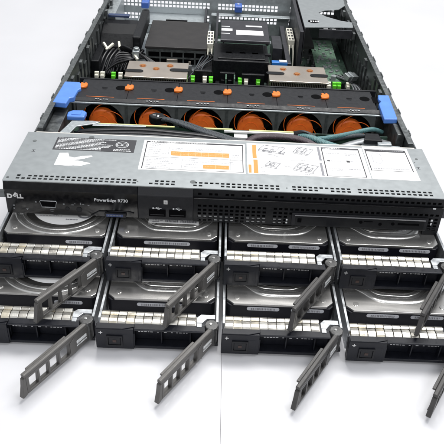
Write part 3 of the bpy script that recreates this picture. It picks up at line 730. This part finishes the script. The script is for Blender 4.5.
def bracket_mesh():
    b = MB(); b.prism([(90.0, 11), (95, 11), (99, 16.5), (106.6, 16.5), (106.6, 22), (93.5, 22), (90.0, 18)], 22.8, 24.0)
    b.prism([(90.2, 6), (94.6, 6), (94.6, 10.9), (90.2, 10.9)], 22.4, 23.6)
    return b.mesh('hinge_bracket', rail_m, .3)
PX, PY = 104.0, 6.5        # hinge
def hinge_mesh():
    b = MB(); pts = [(PX-.6+6.2*math.cos(a), PY+1.6+6.6*math.sin(a)) for a in [math.pi*2*i/10 for i in range(10)]]
    b.prism(pts, 21.0, 25.0); b.cyl((PX, PY+2), 4.8, 2, 20.9, n=18)
    return b.mesh('hinge', disc_m, .6)
def hscrew_mesh():
    b = MB(); b.cyl((PX-1.2, PY+2.2), 1.3, 25.05, 25.7, n=14); return b.mesh('hinge_screw', ridge_m, .1)
# handle in its own frame: s along x from the hinge, outer face at y=0 (towards -y), z up
def flip(b): bmesh.ops.scale(b.bm, vec=(1, -1, 1), verts=b.bm.verts)
def handle_mesh():
    b = MB()
    # outer plate with four windows
    us = [20, 26, 36.8, 39, 49.2, 51.4, 61.2, 63.4, 73, 76]
    vs = [2.2, 4.6, 18.8, 21.6]
    hz = lambda s_: 0
    b.sheet(us, vs, lambda i, j: not (j == 1 and i in (1, 3, 5, 7)), 0, 1.8, 'y')
    b.prism([(2, 5.0), (12, 3.4), (19.9, 2.2), (19.9, 21.6), (2, 21.6)], 0, 3.2, 'y')        # solid grip root
    b.prism([(76.05, 2.2), (80.5, .6), (82, 1.6), (79.4, 12.5), (78.4, 20.4), (76.05, 21.6)], 0, 4.2, 'y')   # hooked tip
    # top flange stepped, bottom flange
    b.prism([(0, 21.65), (0, 24.0), (1.2, 24.8), (3.8, 24.8), (4.4, 24.2), (4.4, 21.65)], 0, 77.2, 'x')
    b.prism([(4.5, 21.4), (4.5, 23.2), (7.2, 23.2), (7.2, 21.4)], 24, 70, 'x')
    b.box(22, 76, 1.85, 5.2, 2.3, 3.6)
    for x in (24.4, 37.2, 49.7, 61.7, 73.6):
        b.prism([(1.85, 3.65), (4.8, 3.65), (3.4, 21.6), (1.85, 21.6)], x, x+1.2, 'x')
    flip(b); return b.mesh('handle', handle_m, .35)
def grip_mesh():
    b = MB()
    b.prism([(19.5, 2.3), (25.4, 5.8), (25.4, 18), (19.5, 21.4)], -.6, 0, 'y')
    flip(b); return b.mesh('grip_step', handle_m, .3)
def glabel_mesh():
    b = MB()
    x = 4.5
    for k, wd in enumerate((1.8, 1.2, 1.6, 1.5, 1.7, 1.2, 1.6)): b.box(x, x+wd, -.3, .05, 11.6, 14.8); x += wd+.3
    x = 4.5
    for wd in (1.2, .8, 1.5, 1, 1.3, .9, 1.2, 1.1): b.box(x, x+wd, -.3, .05, 8.6, 9.9); x += wd+.5
    flip(b); return b.mesh('handle_print', mark)
def plus_mesh():
    b = MB(); b.box(3.0, 6.4, -1.75, -1.45, 19.3, 20.0); b.box(4.35, 5.05, -1.75, -1.45, 18.0, 21.4); return b.mesh('plus_mark', silver)
def ventglint_mesh():  # pale dashes painted in as glints at the top of the vent recess
    b = MB()
    for a, c in ((38, 55), (61, 82)):
        x = a
        while x < c:
            wd = random.uniform(1.2, 2.6)
            b.box(x, x+wd, 2.4, 2.9, 18.3 if random.random() < .6 else 19.2, 20.1)
            x += wd+.9
    return b.mesh('vent_glint', mat('recess_glint_grey', (.42, .42, .43), .5, .4))
def drive_body_mesh():
    b = MB(); b.prism([(4.2+3.5, 42), (105.8-3.5, 42), (105.8, 45.5), (105.8, 188), (4.2, 188), (4.2, 45.5)], 4, 19.4)
    return b.mesh('hard_drive', mat('drive_side_black', (.006, .006, .010), 0, .35, .2, 200, spec=.3), .5)
def drive_top_mesh(kind):
    b = MB(); c = 6.5 if kind != 'round' else 4
    b.prism([(4.4+c, 42.2), (105.6-c, 42.2), (105.6, 42.2+c), (105.6, 188), (4.4, 188), (4.4, 42.2+c)], 19.5, 22.0)
    return b.mesh('drive_cover', drive_m, .45)
def arc(cx, cy, r, a0, a1, n=24, k=1.0): return [(cx+r*math.cos(a0+(a1-a0)*i/n), cy+k*r*math.sin(a0+(a1-a0)*i/n)) for i in range(n+1)]
def rnd(pts, n=6): return [(p.x, p.y) for p in spline([(x, y, 0) for x, y in pts], n)]
def ridges(kind):
    b = MB()
    def line(p, r, fl=.4): b.tube([(x, y, 22.0) for x, y in p], r, 10, flat=fl)
    if kind == 'round':
        line(arc(55, 92, 48, math.pi*1.04, math.pi*1.96, 40), 2.3); line(arc(55, 92, 41.5, math.pi*1.05, math.pi*1.95, 40), 1.5)
    elif kind == 'step':
        line(rnd([(13, 86), (20, 77), (30, 66), (38, 58.3), (45, 56.5), (65, 56.2), (76, 56.5), (85, 59.5), (93, 67), (99, 75), (105, 86)]), 2.4)
        line(rnd([(24, 90), (33, 72), (41, 64.6), (47, 63.2), (76, 63.4), (84, 66.5), (91, 77), (94, 90)]), 1.6)
    else:
        line(rnd([(8, 88), (16, 79), (26, 70), (34, 61.5), (42, 58.2), (52, 57.6), (66, 57.8), (78, 60.5), (87, 68), (97, 80), (103, 90)]), 4.3, .26)
        line(rnd([(20, 90), (30, 75), (38, 67.5), (52, 66), (68, 66.5), (80, 74), (90, 90)]), 1.3)
    return b.mesh('cover_ridge', ridge_m)
def inner_plate(kind):
    b = MB()
    if kind == 'round': b.prism(arc(55, 92, 39.5, math.pi, 2*math.pi, 40)+[(94.5, 180), (15.5, 180)], 22.05, 22.8)
    elif kind == 'step': b.prism([(28, 88), (36, 74), (43, 65.6), (78, 65.6), (84, 70), (91, 84), (91, 170), (28, 170)], 22.05, 22.9)
    else: b.prism(rnd([(23, 90), (32, 77), (40, 70), (53, 68.4), (67, 69), (77, 76), (86, 90)])+[(86, 170), (23, 170)], 22.05, 22.6)
    return b.mesh('raised_plate', drive_p, .35)
def top_label(kind):
    b = MB()
    if kind == 'round': b.prism(arc(58, 92, 34.5, math.pi*1.0, math.pi*2.0, 40)+[(92.5, 160), (23.5, 160)], 22.85, 23.0)
    else: b.box(34, 86, 66.2, 76, 22.95, 23.1); b.box(34, 86, 82, 150, 22.95, 23.1)
    return b.mesh('drive_label', white_p)
def top_print(kind):
    b = MB()
    if kind == 'round':
        for r in range(10): scribble(b, 34, 56+random.random()*4, 72+r*4, 1.2, 23.05)
        b.ring((80, 77), 7.5, 5, 23.05, 23.15, n=30); b.ring((50, 78), 4, 2.8, 23.05, 23.15); scribble(b, 62, 74, 66, 2.2, 23.05); scribble(b, 74, 86, 92, 3, 23.05)
    else:
        z = 23.15
        b.box(38, 45, 67.4, 68.6, z, z+.05); scribble(b, 38, 49, 70.2, 1.4, z); scribble(b, 51, 65, 68, 4.2, z, .6, 1.5, .4); scribble(b, 67, 84, 68, 4.4, z, .8, 2.2, .4)
        for r in range(8): scribble(b, 37, 77, 87+r*5, 1.6, z)
    return b.mesh('label_print', inkg)
def screw_mesh():
    b = MB(); b.cyl((0, 0), 2.7, 0, .7, n=18); return b.mesh('screw', ridge_m, .2)
def screw_slot():
    b = MB(); b.cyl((0, 0), 1.1, .71, .78, n=6); return b.mesh('screw_socket', ink)
def pill(x0, x1, zc):
    b = MB(); r = 2.0
    pts = [(x1-r+r*math.cos(a), zc+r*math.sin(a)) for a in [-math.pi/2+math.pi*i/8 for i in range(9)]] + [(x0+r-r*math.cos(a), zc-r*math.sin(a)) for a in [-math.pi/2+math.pi*i/8 for i in range(9)]]
    b.prism(pts, 41.55, 41.9, 'y'); return b.mesh('barcode_label', mat('barcode_paper', (.55, .56, .60), 0, .5))
def bars(x0, x1, zc, h=2.4):
    b = MB(); x = x0+4
    while x < x1-4:
        wd = random.uniform(.35, 1.3); b.box(x, x+wd, 41.35, 41.5, zc-h/2, zc+h/2); x += wd+random.uniform(.4, 1)
    return b.mesh('barcode', inkg)
CM = {}
def C(key, fn, *a):
    if key not in CM: CM[key] = fn(*a)
    return CM[key]
HA = math.radians(180+57.5)
def add_carrier(kind):
    root = empty('drive_carrier', (0, 0, 0))
    fb = link('front_bezel', C('fb', front_bezel_mesh), root)
    link('bezel_shoulder', C('st', step_mesh), fb); link('plus_mark', C('pl', plus_mesh), fb); link('vent_glint', C('vp', ventglint_mesh), fb)
    bt = link('release_button', C('bt', button_mesh), root)
    def ledm(): b = MB(); b.box(15.2, 18.6, -2.85, -2.55, 8.9, 11.7); return b.mesh('button_lamp', led, .2)
    link('button_lamp', C('led', ledm), bt)
    link('contact_strip', C('cs', contact_mesh), root)
    link('side_rail', C('r1', rail_mesh, .8), root); link('side_rail', C('r2', rail_mesh, 107.6), root)
    link('hinge_bracket', C('hb', bracket_mesh), root)
    hg = link('hinge', C('hg', hinge_mesh), root); link('hinge_screw', C('hs', hscrew_mesh), hg)
    h = link('handle', C('h', handle_mesh), root, (PX+2.2, PY-2.0, 0), (0, 0, HA))
    # outer face must look towards the camera side: local -y
    h.scale = (1, 1, 1)
    link('grip_step', C('gs', grip_mesh), h); link('handle_print', C('gl', glabel_mesh), h)
    d = link('hard_drive', C('db', drive_body_mesh), root)
    link('drive_cover', C('dt'+kind, drive_top_mesh, kind), d); link('cover_ridge', C('rd'+kind, ridges, kind), d)
    link('raised_plate', C('ip'+kind, inner_plate, kind), d)
    if kind != 'bowl': link('drive_label', C('tl'+kind, top_label, kind), d); link('label_print', C('tp'+kind, top_print, kind), d)
    for (x, y) in ((14, 51), (97, 51), (10, 110), (100, 110)): link('cover_screw', C('sc', screw_mesh), d, (x, y, 22.0))
    spans = {'round': [(66, 93, 13.5)], 'step': [(32, 78.5, 15.5)], 'bowl': [(23.5, 54.5, 16.6), (65.5, 97, 16.6)]}[kind]
    for sp in spans:
        link('barcode_label', C(('pill',)+sp, pill, *sp), d); link('barcode', C(('bars',)+sp, bars, *sp), d)
    return root
def kids(o): return [c for c in bpy.data.objects if c.parent == o]
def copy_tree(o, parent=None):
    c = o.copy(); COL.objects.link(c); c.parent = parent
    for ch in kids(o): copy_tree(ch, c)
    return c
proto = {}
desc = {'round': 'drive with a round raised top and large white label', 'step': 'drive with stepped top and one long barcode', 'bowl': 'drive with curved silver ridge and two barcode strips'}
P = 112.4
spots = [('round', 0, 1, -224.3, -69.0, 'upper drive carrier at the far left end, under the maker name, its grey handle open'),
         ('step', 1, 1, -111.6, -67.5, 'upper drive carrier second from left, below the model name, lever swung open'),
         ('bowl', 2, 1, .9, -66.5, 'upper drive carrier third from left, below the small vent holes, lever swung open'),
         ('bowl', 3, 1, 113.6, -65.0, 'upper drive carrier at the right end, directly under the optical drive'),
         ('round', 0, 0, -224.6, -131.0, 'lower drive carrier at the far left, nearest the table, half covered by the lever above'),
         ('step', 1, 0, -111.8, -132.0, 'lower drive carrier second from left, just left of the thin table joint'),
         ('bowl', 2, 0, 1.0, -133.0, 'lower drive carrier third from left, just right of the thin table joint'),
         ('bowl', 3, 0, 114.6, -136.0, 'lower drive carrier at the right end, nearest the camera, lever cut off')]
for kind, c, row, x, y, lb in spots:
    if kind not in proto: o = proto[kind] = add_carrier(kind)
    else: o = copy_tree(proto[kind])
    o.location = Vector((x+.0, y, 28.0 if row else 2.8))*S
    for ch in kids(o):
        if ch.name.startswith('handle'): ch.rotation_euler[2] = HA+math.radians({0: -.8, 1: .6, 2: -.3, 3: .9}[c]*(1 if row else -.7))
    for ch in kids(o):
        if ch.name.startswith('handle') and row and c > 1:
            ch.material_slots[0].link = 'OBJECT'; ch.material_slots[0].material = handle_dk
            for g in kids(ch):
                if g.name.startswith('grip'): g.material_slots[0].link = 'OBJECT'; g.material_slots[0].material = handle_dk
    tag(o, lb, 'drive carrier', 'drive carriers pulled half out in two rows')
